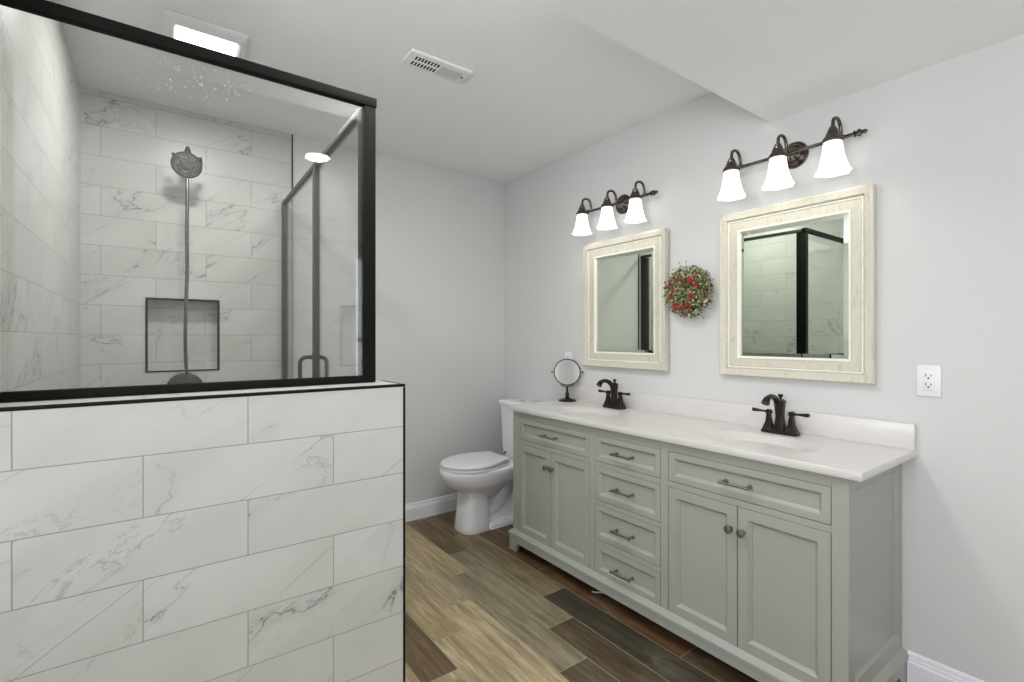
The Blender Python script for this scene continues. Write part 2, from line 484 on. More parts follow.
# ================================================================== SETTING
# ---- floor: planks of one mesh, tone per plank
def make_floor():
    bm = bmesh.new()
    uvp = bm.loops.layers.uv.new('plank'); uvs = bm.loops.layers.uv.new('size')
    ct = bm.loops.layers.float_color.new('tone'); cs = bm.loops.layers.float_color.new('seed')
    T = {'beige': lin(176, 158, 128), 'beige2': lin(170, 152, 120), 'grey': lin(138, 128, 106), 'greybr': lin(122, 108, 82),
         'brown': lin(108, 89, 62), 'dark': lin(68, 62, 50), 'dbrown': lin(86, 72, 54), 'red': lin(98, 72, 50), 'mid': lin(118, 102, 78), 'greyd': lin(94, 84, 68)}
    W = 0.152; X0 = 1.715
    rows = {
        -4: [(9, 0, 'red')], -3: [(9, 0, 'red')],
        -2: [(4, 2.2, 'red'), (2.2, 1.28, 'dbrown'), (1.28, .3, 'red')],
        -1: [(4, 2.86, 'mid'), (2.86, 2.10, 'red'), (2.10, 1.19, 'red'), (1.19, .28, 'dbrown')],
        0: [(4, 2.79, 'brown'), (2.79, 1.876, 'greybr'), (1.876, .962, 'dark'), (.962, .05, 'brown')],
        1: [(4, 3.17, 'greybr'), (3.17, 2.56, 'brown'), (2.56, 1.655, 'grey'), (1.655, .74, 'dbrown')],
        2: [(4, 2.325, 'beige2'), (2.325, 1.412, 'grey'), (1.412, .5, 'greyd')],
        3: [(4, 2.983, 'beige2'), (2.983, 2.07, 'beige'), (2.07, 1.157, 'beige'), (1.157, .24, 'mid')],
        4: [(4, 2.785, 'beige2'), (2.785, 1.873, 'beige2'), (1.873, .96, 'beige'), (.96, .05, 'greyd')],
        5: [(4, 2.575, 'mid'), (2.575, 1.662, 'brown'), (1.662, .75, 'beige'), (.75, -.16, 'mid')],
        6: [(4, 2.2, 'greybr'), (2.2, 1.29, 'beige'), (1.29, .38, 'beige2')],
    }
    names = ['beige', 'beige2', 'grey', 'greybr', 'brown', 'mid', 'dbrown', 'beige']
    rnd = random.Random(3)
    for k in range(-4, 22):
        xa = X0 - W * k; xb = xa - W
        xa = min(xa, XR + 0.05); xb = max(xb, XLL - 0.05)
        if xb >= xa: continue
        segs = rows.get(k)
        segs = list(segs) if segs else [(4, 2.3 + rnd.random() * .9, rnd.choice(names))]
        while segs[-1][1] > YF - 0.05:
            t = segs[-1][1]; segs.append((t, t - .914, rnd.choice(names)))
        for (ya, yb, tn) in segs:
            full0 = yb
            ya2 = min(ya, YB + 0.12); yb2 = max(yb, YF - 0.15)
            if ya2 <= yb2: continue
            ln = ya2 - yb2
            f = bm.faces.new([bm.verts.new(p) for p in ((xb, yb2, 0), (xa, yb2, 0), (xa, ya2, 0), (xb, ya2, 0))])
            seed = (rnd.random(), rnd.random(), rnd.random(), 1)
            for l, (u, v) in zip(f.loops, ((0, 0), (xa - xb, 0), (xa - xb, ln), (0, ln))):
                l[uvp].uv = (u, v); l[uvs].uv = (xa - xb, ln if ya < 4 else ln)
                l[ct] = T[tn]; l[cs] = seed
    return bm
fl = make_floor()
me = bpy.data.meshes.new('floor')
bmesh.ops.remove_doubles(fl, verts=fl.verts[:], dist=1e-5)
bmesh.ops.recalc_face_normals(fl, faces=fl.faces[:])
for f in fl.faces:
    if f.normal.z < 0: f.normal_flip()
fl.to_mesh(me); fl.free(); me.materials.append(M['floor'])
o = bpy.data.objects.new('floor', me); C.objects.link(o); o['kind'] = 'structure'

# ---- ceiling with its step down
bm = bm_new()
prism(bm, [(YB + .1, ZH), (YS, ZH), (YS, ZS), (YF - .15, ZS), (YF - .15, ZH + .1), (YB + .1, ZH + .1)], 'x', XLL - .15, XR + .12)
struct('ceiling', bm, M['ceiling'])

# ---- walls
bm = bm_new(); box(bm, XR, XR + .12, YF - .15, YB + .12, 0, ZH + .02); struct('wall_right', bm, M['wall'])
bm = bm_new(); box(bm, XT, XR, YB, YB + .12, 0, ZH + .02); struct('wall_back', bm, M['wall'])
# wall behind the camera with a narrow hole for a made-up window
def wall_with_hole(axis, p0, p1, a0, a1, z0, z1, h):
    ha0, ha1, hz0, hz1 = h
    bm = bm_new()
    def b(aa, ab, za, zb):
        if axis == 'x': box(bm, p0, p1, aa, ab, za, zb)
        else: box(bm, aa, ab, p0, p1, za, zb)
    b(a0, ha0, z0, z1); b(ha1, a1, z0, z1); b(ha0, ha1, z0, hz0); b(ha0, ha1, hz1, z1)
    return bm
struct('wall_front', wall_with_hole('y', YF - .12, YF, XLL, XR, 0, ZS, (1.64, 2.22, .35, 2.2)), M['wall'])
struct('wall_left', wall_with_hole('x', XLL - .12, XLL, YF - .12, YH, 0, ZS + .02, (-1.25, .75, .9, 2.1)), M['wall'])
bm = bm_new(); box(bm, XLL - .12, XL, YH, YH + .12, 0, ZH + .02); struct('wall_stub', bm, M['wall'])
def added_window(name, axis, p, a0, a1, z0, z1, mids=1):  # both windows are unseen, put in as light sources
    bm = bm_new(); t = .045
    def b(aa, ab, za, zb, d=.03):
        if axis == 'x': box(bm, p - d, p + .0, aa, ab, za, zb, .003)
        else: box(bm, aa, ab, p - d, p + .0, za, zb, .003)
    b(a0, a0 + t, z0, z1); b(a1 - t, a1, z0, z1); b(a0 + t, a1 - t, z0, z0 + t); b(a0 + t, a1 - t, z1 - t, z1)
    b(a0 + t, a1 - t, (z0 + z1) / 2 - .02, (z0 + z1) / 2 + .02)
    w = struct(name, bm, M['base'])
    bm = bm_new()
    if axis == 'x': box(bm, p - .017, p - .013, a0 + t, a1 - t, z0 + t, z1 - t)
    else: box(bm, a0 + t, a1 - t, p - .017, p - .013, z0 + t, z1 - t)
    g = struct('added_window_pane', bm, M['glass'], parent=w)
added_window('added_window_1', 'x', XLL - .05, -1.25, .75, .9, 2.1)
added_window('added_window_2', 'y', YF - .05, 1.64, 2.22, .35, 2.2)

# ---- tiled shower walls
NX0, NX1, NZ0, NZ1, ND = -0.043, 0.287, 1.118, 1.508, 0.09
TP = 0.010   # tile stands proud of the paint
bm = bm_new()
yb = YB - 0.0
# front sheet with the niche opening, plus the niche lining
def q(bm, *ps): bm.faces.new([bm.verts.new(p) for p in ps])
yt = YB - TP + .010
for (xa, xb, za, zb) in ((XL, NX0, 0, ZH), (NX1, XT, 0, ZH), (NX0, NX1, 0, NZ0), (NX0, NX1, NZ1, ZH)):
    q(bm, (xa, yt, za), (xb, yt, za), (xb, yt, zb), (xa, yt, zb))
yn = yt + ND
q(bm, (NX0, yn, NZ0), (NX1, yn, NZ0), (NX1, yn, NZ1), (NX0, yn, NZ1))
q(bm, (NX0, yt, NZ0), (NX1, yt, NZ0), (NX1, yn, NZ0), (NX0, yn, NZ0))
q(bm, (NX0, yt, NZ1), (NX1, yt, NZ1), (NX1, yn, NZ1), (NX0, yn, NZ1))
q(bm, (NX0, yt, NZ0), (NX0, yt, NZ1), (NX0, yn, NZ1), (NX0, yn, NZ0))
q(bm, (NX1, yt, NZ0), (NX1, yt, NZ1), (NX1, yn, NZ1), (NX1, yn, NZ0))
q(bm, (XL, yn + .03, 0), (XT, yn + .03, 0), (XT, yn + .03, ZH), (XL, yn + .03, ZH))
struct('wall_shower_back', bm, M['tile_back'])
# niche edging
bm = bm_new(); t = .011
box(bm, NX0 - .004, NX0 + t - .004, yt - .004, yt + .006, NZ0 - .004, NZ1 + .004)
box(bm, NX1 - t + .004, NX1 + .004, yt - .004, yt + .006, NZ0 - .004, NZ1 + .004)
box(bm, NX0 + t - .004, NX1 - t + .004, yt - .004, yt + .006, NZ1 + .004 - t, NZ1 + .004)
box(bm, NX0 + t - .004, NX1 - t + .004, yt - .004, yt + .006, NZ0 - .004, NZ0 - .004 + t * .7)
struct('trim_1', bm, M['black_trim'])
# black edge strip where the tile stops
bm = bm_new(); box(bm, XT - .003, XT + .005, YB - .006, YB, 0, ZH); struct('trim_2', bm, M['black_trim'])
bm = bm_new(); box(bm, XL - .12, XL, YH + .12, YB + .13, 0, ZH + .02)
M['tile_left'] = tile_mat('marble_tile_shower_left', YB - .4525 * 6 - .11, 0.4525, 1.163 - 0.1508 * 8, 0.1508)
struct('wall_shower_left', bm, M['tile_left'])
# half wall
HX1 = 0.658; HY1 = 1.700
bm = bm_new(); box(bm, XL, HX1, YH, HY1, 0, ZT - .002); struct('wall_half', bm, M['tile_front'])
bm = bm_new()
box(bm, XL, HX1 + .0045, YH - .002, YH + .009, ZT - .008, ZT + .0015, .0025)
box(bm, HX1 - .004, HX1 + .0045, YH - .002, YH + .008, 0, ZT - .0082, .0025)
box(bm, HX1 - .003, HX1 + .0045, HY1 - .006, HY1 + .002, 0, ZT - .0075, .002)
box(bm, HX1 - .001, HX1 + .0045, YH + .009, HY1 + .002, ZT - .008, ZT - .0005, .002)
struct('trim_3', bm, M['black_trim'])
# curb and shower floor
bm = bm_new(); box(bm, .545, HX1 + .015, HY1, YB, 0, .10, .004); struct('trim_4', bm, M['tile_back'])
bm = bm_new(); box(bm, XL, .545, HY1, YB, 0.001, .02); struct('floor_shower', bm, M['shower_floor'])

# ---- baseboards
bprof = [(0, 0), (.015, 0), (.015, .085), (.0115, .092), (.0115, .099), (.0065, .1005), (.0065, .113), (.003, .122), (0, .123)]
bm = bm_new(); prism(bm, [(YB - a, z) for a, z in bprof], 'x', XT + .006, XR); struct('baseboard_back', bm, M['base'])
bm = bm_new(); prism(bm, [(XR - a, z) for a, z in bprof], 'y', YF, .596); prism(bm, [(XR - a, z) for a, z in bprof], 'y', 2.46, YB - .016)
struct('baseboard_right', bm, M['base'])
bm = bm_new(); prism(bm, [(XLL + a, z) for a, z in bprof], 'y', YF + .016, YH); struct('baseboard_left', bm, M['base'])
bm = bm_new(); prism(bm, [(YF + a, z) for a, z in bprof], 'x', XLL + .016, XR - .016); struct('baseboard_front', bm, M['base'])

# ================================================================== SHOWER ENCLOSURE
GX0, GX1 = .575, .615      # side plane of frame (x)
GY0, GY1 = 1.640, 1.667    # front plane of frame (y)
ZR0, ZR1 = 2.097, 2.127    # top rail
enc = thing('shower_enclosure', 'black framed clear glass shower enclosure standing on the marble tiled half wall', 'shower enclosure', (.2, 1.66, ZT - .001))
bm = bm_new(); box(bm, GX0, GX1, GY0, 1.71, ZT - .001, ZR0, .0025); obj('corner_post', bm, M['black'], enc)
bm = bm_new(); box(bm, XL + .001, GX1 + .003, GY0 - .003, GY1 + .003, ZR0, ZR1, .0025); obj('top_rail', bm, M['black'], enc)
bm = bm_new(); box(bm, XL + .001, GX0, GY0, GY1, ZT - .001, ZT + .023, .0025); obj('bottom_rail', bm, M['black'], enc)
bm = bm_new(); box(bm, GX0 + .008, GX1 - .004, GY1 + .004, YB - .002, ZR0 + .004, ZR1 - .004, .002); obj('top_rail', skew(bm), M['rail'], enc)
bm = bm_new(); box(bm, GX0 + .008, GX1 - .006, YB - .045, YB - .002, .101, ZR0 + .004, .002); obj('wall_jamb', skew(bm), M['rail'], enc)
DY = 2.405
bm = bm_new(); box(bm, GX0 + .008, GX1 - .006, DY - .028, DY - .004, .101, ZR0 + .004, .002); obj('panel_stile', skew(bm), M['rail'], enc)
bm = bm_new(); box(bm, XL + .006, GX0, 1.652, 1.660, ZT + .02, ZR0 + .002); g = obj('front_pane', bm, M['glass'], enc, smooth=False)
bm = bm_new(); box(bm, .593, .601, 1.71, DY - .028, .10, ZR0 + .006); obj('side_pane', skew(bm), M['glass'], enc, smooth=False)
bm = bm_new(); box(bm, GX0 + .010, GX1 - .008, 1.71, DY - .028, .10, .125, .002); obj('sill_rail', skew(bm), M['rail'], enc)
# door: pane with its stiles and pull
bm = bm_new(); box(bm, .593, .601, DY + .02, YB - .085, .135, ZR0 - .008); door = obj('door', skew(bm), M['glass'], enc, smooth=False, label='clear glass shower door with dark grey stiles')
bm = bm_new(); box(bm, GX0 + .008, GX1 - .006, DY - .002, DY + .020, .125, ZR0 - .004, .002); obj('door_stile', skew(bm), M['rail'], door)
bm = bm_new(); box(bm, GX0 + .010, GX1 - .008, YB - .088, YB - .048, .125, ZR0 - .004, .002); obj('hinge_stile', skew(bm), M['rail'], door)
for sgn in (-1, 1):
    bm = bm_new()
    xg = .597 + sgn * .006; xo = .597 + sgn * .062; yh = DY + .055
    za, zb = .99, 1.205
    pts = [(xg, yh, zb)]
    for k in range(9):
        a = PI / 2 * k / 8
        pts.append((xo - sgn * .03 + sgn * .03 * math.sin(a), yh, zb - .03 + .03 * math.cos(a)))
    for k in range(9):
        a = PI / 2 * k / 8
        pts.append((xo - sgn * .03 + sgn * .03 * math.cos(a), yh, za + .03 - .03 * math.sin(a)))
    pts.append((xg, yh, za))
    tube(bm, pts, .0095, 14)
    lathe(bm, [(.014, 0), (.014, .004)], (.597 + sgn * .004, yh, zb), (sgn, 0, 0), 16, caps=(True, True))
    lathe(bm, [(.014, 0), (.014, .004)], (.597 + sgn * .004, yh, za), (sgn, 0, 0), 16, caps=(True, True))
    obj('door_handle', skew(bm), M['rail'], door)
# dried water spots on the pane, their fan-light sparkle painted white
bm = bm_new(); rs = random.Random(5)
for i in range(110):
    px_, pz_ = rs.gauss(.045, .065), rs.gauss(2.045, .040)
    if pz_ > 2.078: continue
    r = rs.uniform(.0006, .0014)
    lathe(bm, [(r, 0), (r * .7, .0005)], (px_ + .055, 1.652, pz_), (0, -1, 0), 7, caps=(True, True))
s = obj('water_sparkle_spots', bm, M['spots'], enc); s['kind'] = 'stuff'; s['label'] = 'scattered water spots on the pane, their sparkle painted white'

# ================================================================== SHOWER FIXTURES
SX = .125
sh = thing('hand_shower', 'round brushed metal hand shower with long hose on the tiled back wall', 'shower head', (SX, YB - .001, 2.25))
bm = bm_new(); lathe(bm, [(.032, 0), (.032, .004), (.024, .012), (.012, .016)], (SX, YB - .0005, 2.25), (0, -1, 0), 24, caps=(True, True))
obj('wall_flange', bm, M['shower_metal'], sh)
bm = bm_new(); tube(bm, smooth_path([(SX, YB - .01, 2.25), (SX, YB - .07, 2.262), (SX, YB - .13, 2.25), (SX + .002, YB - .165, 2.22)], 6), .0105, 14)
obj('shower_arm', bm, M['shower_metal'], sh)
hc = Vector((SX + .001, YB - .21, 2.187)); HS = .84; hd = Vector((-.10, -.80, -.55)).normalized()
bm = bm_new(); lathe(bm, [(r_ * HS, h_ * HS) for r_, h_ in ((.012, -.055), (.02, -.045), (.026, -.030), (.055, -.020), (.078, -.010), (.082, 0), (.080, .004), (.074, .006))], hc, hd, 40, caps=(True, True))
head = obj('head', bm, M['shower_metal'], sh)
bm = bm_new(); lathe(bm, [(r_ * HS, h_ * HS) for r_, h_ in ((.072, .0055), (.072, .008), (.058, .0085), (.056, .0065), (.053, .0085), (.040, .009), (.038, .007), (.034, .009), (.004, .0095))], hc, hd, 40, caps=(True, True))
a_, b_ = frame_axes(hd)
for k in range(18):
    t = 2 * PI * k / 18
    for rr in (.039, .051):
        ball(bm, hc + hd * .0075 + a_ * rr * math.cos(t) + b_ * rr * math.sin(t), .003, 6)
obj('spray_face', bm, M['shower_face'], head, label='grey nozzle face')
bm = bm_new(); tube(bm, [hc - hd * .03 + Vector((.04, 0, .02)), hc - hd * .03 + Vector((.066, -.005, .022))], [.018, .020], 14)
obj('diverter', bm, M['shower_dark'], sh)
bm = bm_new(); tube(bm, [hc - hd * .03 + Vector((-.045, 0, .02)), hc - hd * .03 + Vector((-.062, 0, .040))], [.009, .007], 10)
obj('flow_tab', bm, M['shower_dark'], sh)
bm = bm_new(); lathe(bm, [(.020, 0), (.018, .02), (.010, .045), (.006, .055)], hc + Vector((.006, .03, .05)), (0, -.1, 1), 16, caps=(True, True))
obj('swivel_joint', bm, M['shower_dark'], sh)
bm = bm_new()
hy = YB - .20
path = smooth_path([(SX + .004, hy + .01, 2.12), (SX + .004, hy, 2.02), (SX + .002, hy, 1.85), (SX + .004, hy + .01, 1.65), (SX - .001, hy + .02, 1.45), (SX - .003, hy + .04, 1.30), (SX + .001, hy + .07, 1.17), (SX + .010, hy + .09, 1.06), (SX + .01, hy + .10, .9), (SX + .0, hy + .09, .7), (SX - .03, hy + .07, .58), (SX - .065, hy + .10, .62), (SX - .07, hy + .15, .8), (SX - .07, YB - .012, .86)], 14)
rad = [.0082 + .0007 * (i % 2) for i in range(len(path))]
tube(bm, path, rad, 10); obj('hose', bm, M['shower_metal'], sh)
sv = thing('shower_valve', 'dark round shower valve plate on the back wall just below the niche', 'shower valve', (.128, YB - .001, 1.018))
bm = bm_new(); lathe(bm, [(.088, 0), (.088, .004), (.082, .010), (.06, .014), (.03, .018), (.03, .045), (.024, .05)], (.128, YB - .0005, 1.018), (0, -1, 0), 40, caps=(True, True))
obj('trim_plate', bm, M['shower_dark'], sv)
bm = bm_new(); tube(bm, [(.128, YB - .045, 1.018), (.128, YB - .055, .99), (.128, YB - .06, .93)], [.012, .009, .007], 12)
obj('lever', bm, M['shower_metal'], sv)

# ================================================================== VANITY
VY0, VY1 = .614, 2.413
VF = 1.775
van = thing('vanity_cabinet', 'long sage grey shaker double vanity cabinet on bracket feet', 'vanity cabinet', ((VF + XR) / 2, (VY0 + VY1) / 2, 0))
bm = bm_new()
box(bm, VF + .022, VF + .034, VY0 + .016, VY1 - .016, .09, .852)
box(bm, XR - .010, XR - .002, VY0 + .016, VY1 - .016, .09, .852)
box(bm, VF + .034, XR - .010, VY0 + .016, VY0 + .028, .09, .852)
box(bm, VF + .034, XR - .010, VY1 - .028, VY1 - .016, .09, .852)
box(bm, VF + .034, XR - .010, VY0 + .028, VY1 - .028, .09, .102)
obj('carcass', bm, M['vanity'], van, smooth=False)
bays = {'left': (1.757, 2.360), 'mid': (1.328, 1.724), 'right': (.663, 1.290)}
bm = bm_new()
fz0, fz1 = .120, .852
for (a, b_) in ((VY0, .663), (1.290, 1.328), (1.724, 1.757), (2.360, VY1)):
    box(bm, VF, VF + .022, a, b_, fz0, fz1, .0012, 1)
for (a, b_) in bays.values():
    box(bm, VF, VF + .022, a, b_, .812, fz1, .0008, 1)
    box(bm, VF + .001, VF + .022, a, b_, .112, .1225)
for k in ('left', 'right'):
    a, b_ = bays[k]; box(bm, VF, VF + .022, a, b_, .660, .684, .0008, 1)
a, b_ = bays['mid']
for za, zb in ((.658, .682), (.468, .490), (.2700, .2940)):
    box(bm, VF, VF + .022, a, b_, za, zb, .0008, 1)
obj('face_frame', bm, M['vanity'], van)
G = .0022
def front(y0, y1, z0, z1, w=.046, wb=None):
    y0 += G; y1 -= G; z0 += G; z1 -= G
    bm = bm_new(); mp = lambda a, b_, d: (VF + d, a, b_)
    r = [(y0, y1, z0, z1, .019), (y0, y1, z0, z1, .0015), (y0 + .0015, y1 - .0015, z0 + .0015, z1 - .0015, 0)]
    v = wb or w
    r += [(y0 + w, y1 - w, z0 + v, z1 - v, 0), (y0 + w + .002, y1 - w - .002, z0 + v + .002, z1 - v - .002, .003),
          (y0 + w + .011, y1 - w - .011, z0 + v + .011, z1 - v - .011, .010), (y0 + w + .012, y1 - w - .012, z0 + v + .012, z1 - v - .012, .0135)]
    return rect_rings(bm, r, mp)
def pull(parent, yc, zc):
    bm = bm_new(); L = .058
    tube(bm, [(VF - .028, yc - L, zc), (VF - .028, yc + L, zc)], .0046, 14)
    for s_ in (-1, 1):
        tube(bm, [(VF + .006, yc + s_ * .048, zc), (VF - .028, yc + s_ * .048, zc)], .0046, 12)
        tube(bm, [(VF - .028, yc + s_ * L * .9, zc), (VF - .028, yc + s_ * L * 1.02, zc)], .0062, 14)
        lathe(bm, [(.008, 0), (.007, .003)], (VF + .009, yc + s_ * .048, zc), (-1, 0, 0), 14, caps=(True, True))
    obj('drawer_pull', bm, M['nickel'], parent, label='brushed nickel bar pull')
def knob(parent, yc, zc):
    bm = bm_new(); lathe(bm, [(.008, 0), (.0065, .004), (.0055, .012), (.010, .018), (.0145, .022), (.0155, .027), (.013, .032), (.006, .034)], (VF + .0, yc, zc), (-1, 0, 0), 22, caps=(True, True))
    obj('knob', bm, M['nickel'], parent, label='round brushed nickel knob')
for k in ('left', 'right'):
    a, b_ = bays[k]; mid = (a + b_) / 2
    if k == 'left': mid = 2.063
    if k == 'right': mid = .981
    d = obj('drawer', front(a, b_, .684, .812, .027, .025), M['vanity'], van, smooth=30)
    pull(d, 2.068 if k == 'left' else .984, .743)
    d1 = obj('door', front(a, mid + .0005, .1225, .660, .039), M['vanity'], van, smooth=30); knob(d1, mid - .024, .570)
    d2 = obj('door', front(mid - .0005, b_, .1225, .660, .039), M['vanity'], van, smooth=30); knob(d2, mid + .024, .570)
a, b_ = bays['mid']
for za, zb, hz in ((.682, .812, .742), (.490, .658, .569), (.294, .468, .374), (.1225, .270, .181)):
    d = obj('drawer', front(a, b_, za, zb, .027, .025), M['vanity'], van, smooth=30)
    pull(d, 1.536, hz)
# side panels
for yo, sg in ((VY0, 1), (VY1, -1)):
    bm = bm_new(); mp = lambda a_, b2, d: (a_, yo + sg * d, b2)
    xa, xb, za, zb = VF + .0225, XR - .003, .120, .852
    r = [(xa, xb, za, zb, .0158), (xa, xb, za, zb, 0), (xa + .03, xb - .045, za + .06, zb - .045, 0),
         (xa + .033, xb - .048, za + .063, zb - .048, .004), (xa + .040, xb - .055, za + .070, zb - .055, .008), (xa + .041, xb - .056, za + .071, zb - .056, .010)]
    rect_rings(bm, r, mp); obj('side_panel', bm, M['vanity'], van, smooth=30)
# base with ledge moulding and bracket feet
bm = bm_new()
def ledge(off, z):   # ring around front and sides (open at the wall)
    return [(XR - .002, VY0 - off, z), (VF - off, VY0 - off, z), (VF - off, VY1 + off, z), (XR - .002, VY1 + off, z)]
loft(bm, [ledge(0.0, .126), ledge(.004, .123), ledge(.018, .112), ledge(.022, .107), ledge(.022, .094), ledge(.016, .090)], (True, True))
obj('base_moulding', bm, M['vanity'], van, smooth=30)
bm = bm_new()
def foot_poly(a0, a1, low=.054):
    pts = [(a0, 0), (a0 + .062, 0)]
    for k in range(7):
        t = k / 6 * PI / 2
        pts.append((a0 + .062 + .003 + .032 * (1 - math.cos(t)) , .012 + (low - .012) * math.sin(t)))
    pts2 = [(a1 - (p[0] - a0), p[1]) for p in reversed(pts)]
    return pts + pts2 + [(a1, .0905), (a0, .0905)]
prism(bm, foot_poly(VY0 - .016, VY1 + .016), 'x', VF - .016, VF + .006)
obj('base_apron', bm, M['vanity'], van)
for yo0, yo1 in ((VY0 - .016, VY0 + .004), (VY1 - .004, VY1 + .016)):
    bm = bm_new(); prism(bm, foot_poly(VF + .006, XR - .004), 'y', yo0, yo1); obj('base_side', bm, M['vanity'], van)

# worktop with moulded basins
ZC = .881
top = thing('vanity_worktop', 'white cultured marble worktop with two moulded oval basins on the grey vanity', 'worktop', (2.02, 1.51, .8525))
CX0, CX1, CY0, CY1 = 1.752, XR - .002, .571, 2.443
SINKS = [(1.975, 1.005), (1.975, 1.975)]; EA, EB = .165, .235
bm = bm_new()
ymid = (SINKS[0][1] + SINKS[1][1]) / 2
bv = .004
def patch(cx, cy, xa, xb, ya, yb2):
    n = 96
    angs = sorted(set([2 * PI * i / n for i in range(n)] + [math.atan2(y - cy, x - cx) % (2 * PI) for x in (xa, xb) for y in (ya, yb2)]))
    inner, mid_, outer = [], [], []
    for t in angs:
        c_, s_ = math.cos(t), math.sin(t)
        k = min(((xb - cx) / c_ if c_ > 1e-9 else 1e9), ((xa - cx) / c_ if c_ < -1e-9 else 1e9), ((yb2 - cy) / s_ if s_ > 1e-9 else 1e9), ((ya - cy) / s_ if s_ < -1e-9 else 1e9))
        outer.append(Vector((cx + c_ * k, cy + s_ * k, ZC)))
        rr = 1 / math.sqrt((c_ / EA) ** 2 + (s_ / EB) ** 2)
        inner.append(Vector((cx + c_ * rr, cy + s_ * rr, ZC - .0005)))
    loft(bm, [outer, inner], (False, False))
    return angs
patch(*SINKS[0], CX0 + bv, CX1, CY0 + bv, ymid)
patch(*SINKS[1], CX0 + bv, CX1, ymid, CY1 - bv)
def edge_ring(o_, z): return [(CX1, CY0 + o_, z), (CX0 + o_, CY0 + o_, z), (CX0 + o_, CY1 - o_, z), (CX1, CY1 - o_, z)]
loft(bm, [edge_ring(bv, ZC), edge_ring(.0012, ZC - .0012), edge_ring(0, ZC - .004), edge_ring(0, .8565), edge_ring(.003, .8525)], (False, True), True)
obj('slab', bm, M['marble_top'], top, smooth=40)
for cx, cy in SINKS:
    bm = bm_new(); rings = []
    for f, dz in ((1, .0005), (.985, .0010), (.95, .0020), (.90, .0050), (.83, .0105), (.74, .019), (.63, .031), (.50, .043), (.34, .053), (.16, .058), (.08, .059)):
        rings.append([(cx + EA * f * math.cos(2 * PI * i / 72), cy + EB * f * math.sin(2 * PI * i / 72), ZC - dz) for i in range(72)])
    loft(bm, rings, (False, False))
    s = obj('sink_basin', bm, M['marble_top'], top, smooth=60)
    bm = bm_new(); lathe(bm, [(.0215, 0), (.0215, .002), (.016, .003), (.014, .001), (.004, .002)], (cx, cy, ZC - .0595), (0, 0, 1), 24, caps=(True, True))
    obj('drain', bm, M['bronze'], s)
bm = bm_new(); box(bm, XR - .022, XR - .002, CY0, CY1, ZC - .0004, ZC + .097, .003)
obj('backsplash', bm, M['marble_top'], top)

# ================================================================== FAUCETS
FG = 'bronze centreset faucets'
FX = 2.196; FY = 1.02; z = ZC
fc = thing('faucet', 'oil rubbed bronze two-handle faucet at the near basin below the larger looking mirror', 'faucet', (FX, FY, ZC), FG)
fc.pop('group', None) if False else None
bm = bm_new()
loft(bm, [rrect(FX, FY, z, .027, .075, .012), rrect(FX, FY, z + .010, .027, .075, .012), rrect(FX, FY, z + .016, .022, .070, .010)])
obj('base_plate', bm, M['bronze'], fc)
bm = bm_new()
loft(bm, [rrect(FX, FY, z + .012, .024, .026, .006), rrect(FX, FY, z + .03, .019, .020, .006), rrect(FX - .001, FY, z + .07, .0145, .015, .005),
          rrect(FX - .002, FY, z + .105, .0155, .0165, .005), rrect(FX - .003, FY, z + .130, .018, .0195, .006), rrect(FX - .004, FY, z + .143, .020, .021, .007), rrect(FX - .004, FY, z + .150, .012, .013, .005)])
sp = smooth_path([(FX - .006, FY, z + .118), (FX - .026, FY, z + .142), (FX - .054, FY, z + .160), (FX - .088, FY, z + .166), (FX - .116, FY, z + .157), (FX - .130, FY, z + .141)], 6)
rads = [.0165 + (.011 - .0165) * min(1, i / 16) if i < 20 else .011 + .006 * (i - 20) / 10 for i in range(len(sp))]
tube(bm, sp, rads, 16)
bd = obj('spout', bm, M['bronze'], fc)
bm = bm_new(); lathe(bm, [(.006, 0), (.005, .008), (.009, .014), (.011, .019), (.009, .023)], (FX + .004, FY, z + .148), (0, 0, 1), 16, caps=(True, True))
obj('lift_rod_knob', bm, M['bronze'], fc)
for s_ in (-1, 1):
    yc = FY + s_ * .048
    bm = bm_new()
    loft(bm, [rrect(FX, yc, z + .010, .024, .024, .005), rrect(FX, yc, z + .020, .020, .020, .005), rrect(FX, yc, z + .045, .0125, .0125, .004), rrect(FX, yc, z + .072, .009, .009, .003), rrect(FX, yc, z + .080, .0085, .0085, .003), rrect(FX, yc, z + .083, .0115, .0115, .003), rrect(FX, yc, z + .096, .011, .011, .003), rrect(FX, yc, z + .100, .007, .007, .003)])
    h = obj('handle', bm, M['bronze'], fc)
    bm = bm_new()
    tube(bm, [(FX - .001, yc + s_ * .006, z + .090), (FX - .002, yc + s_ * .03, z + .091), (FX - .004, yc + s_ * .052, z + .092), (FX - .005, yc + s_ * .070, z + .093)], [.0045, .005, .0075, .0085], 14)
    obj('lever', bm, M['bronze'], h)
fc['label'] = 'dark bronze two-handle faucet at the basin nearer the wall outlet'
fc2 = copy_tree(fc); fc2.location = (FX, 1.972, ZC)
fc2['label'] = 'dark bronze two-handle faucet next to the round tabletop mirror'

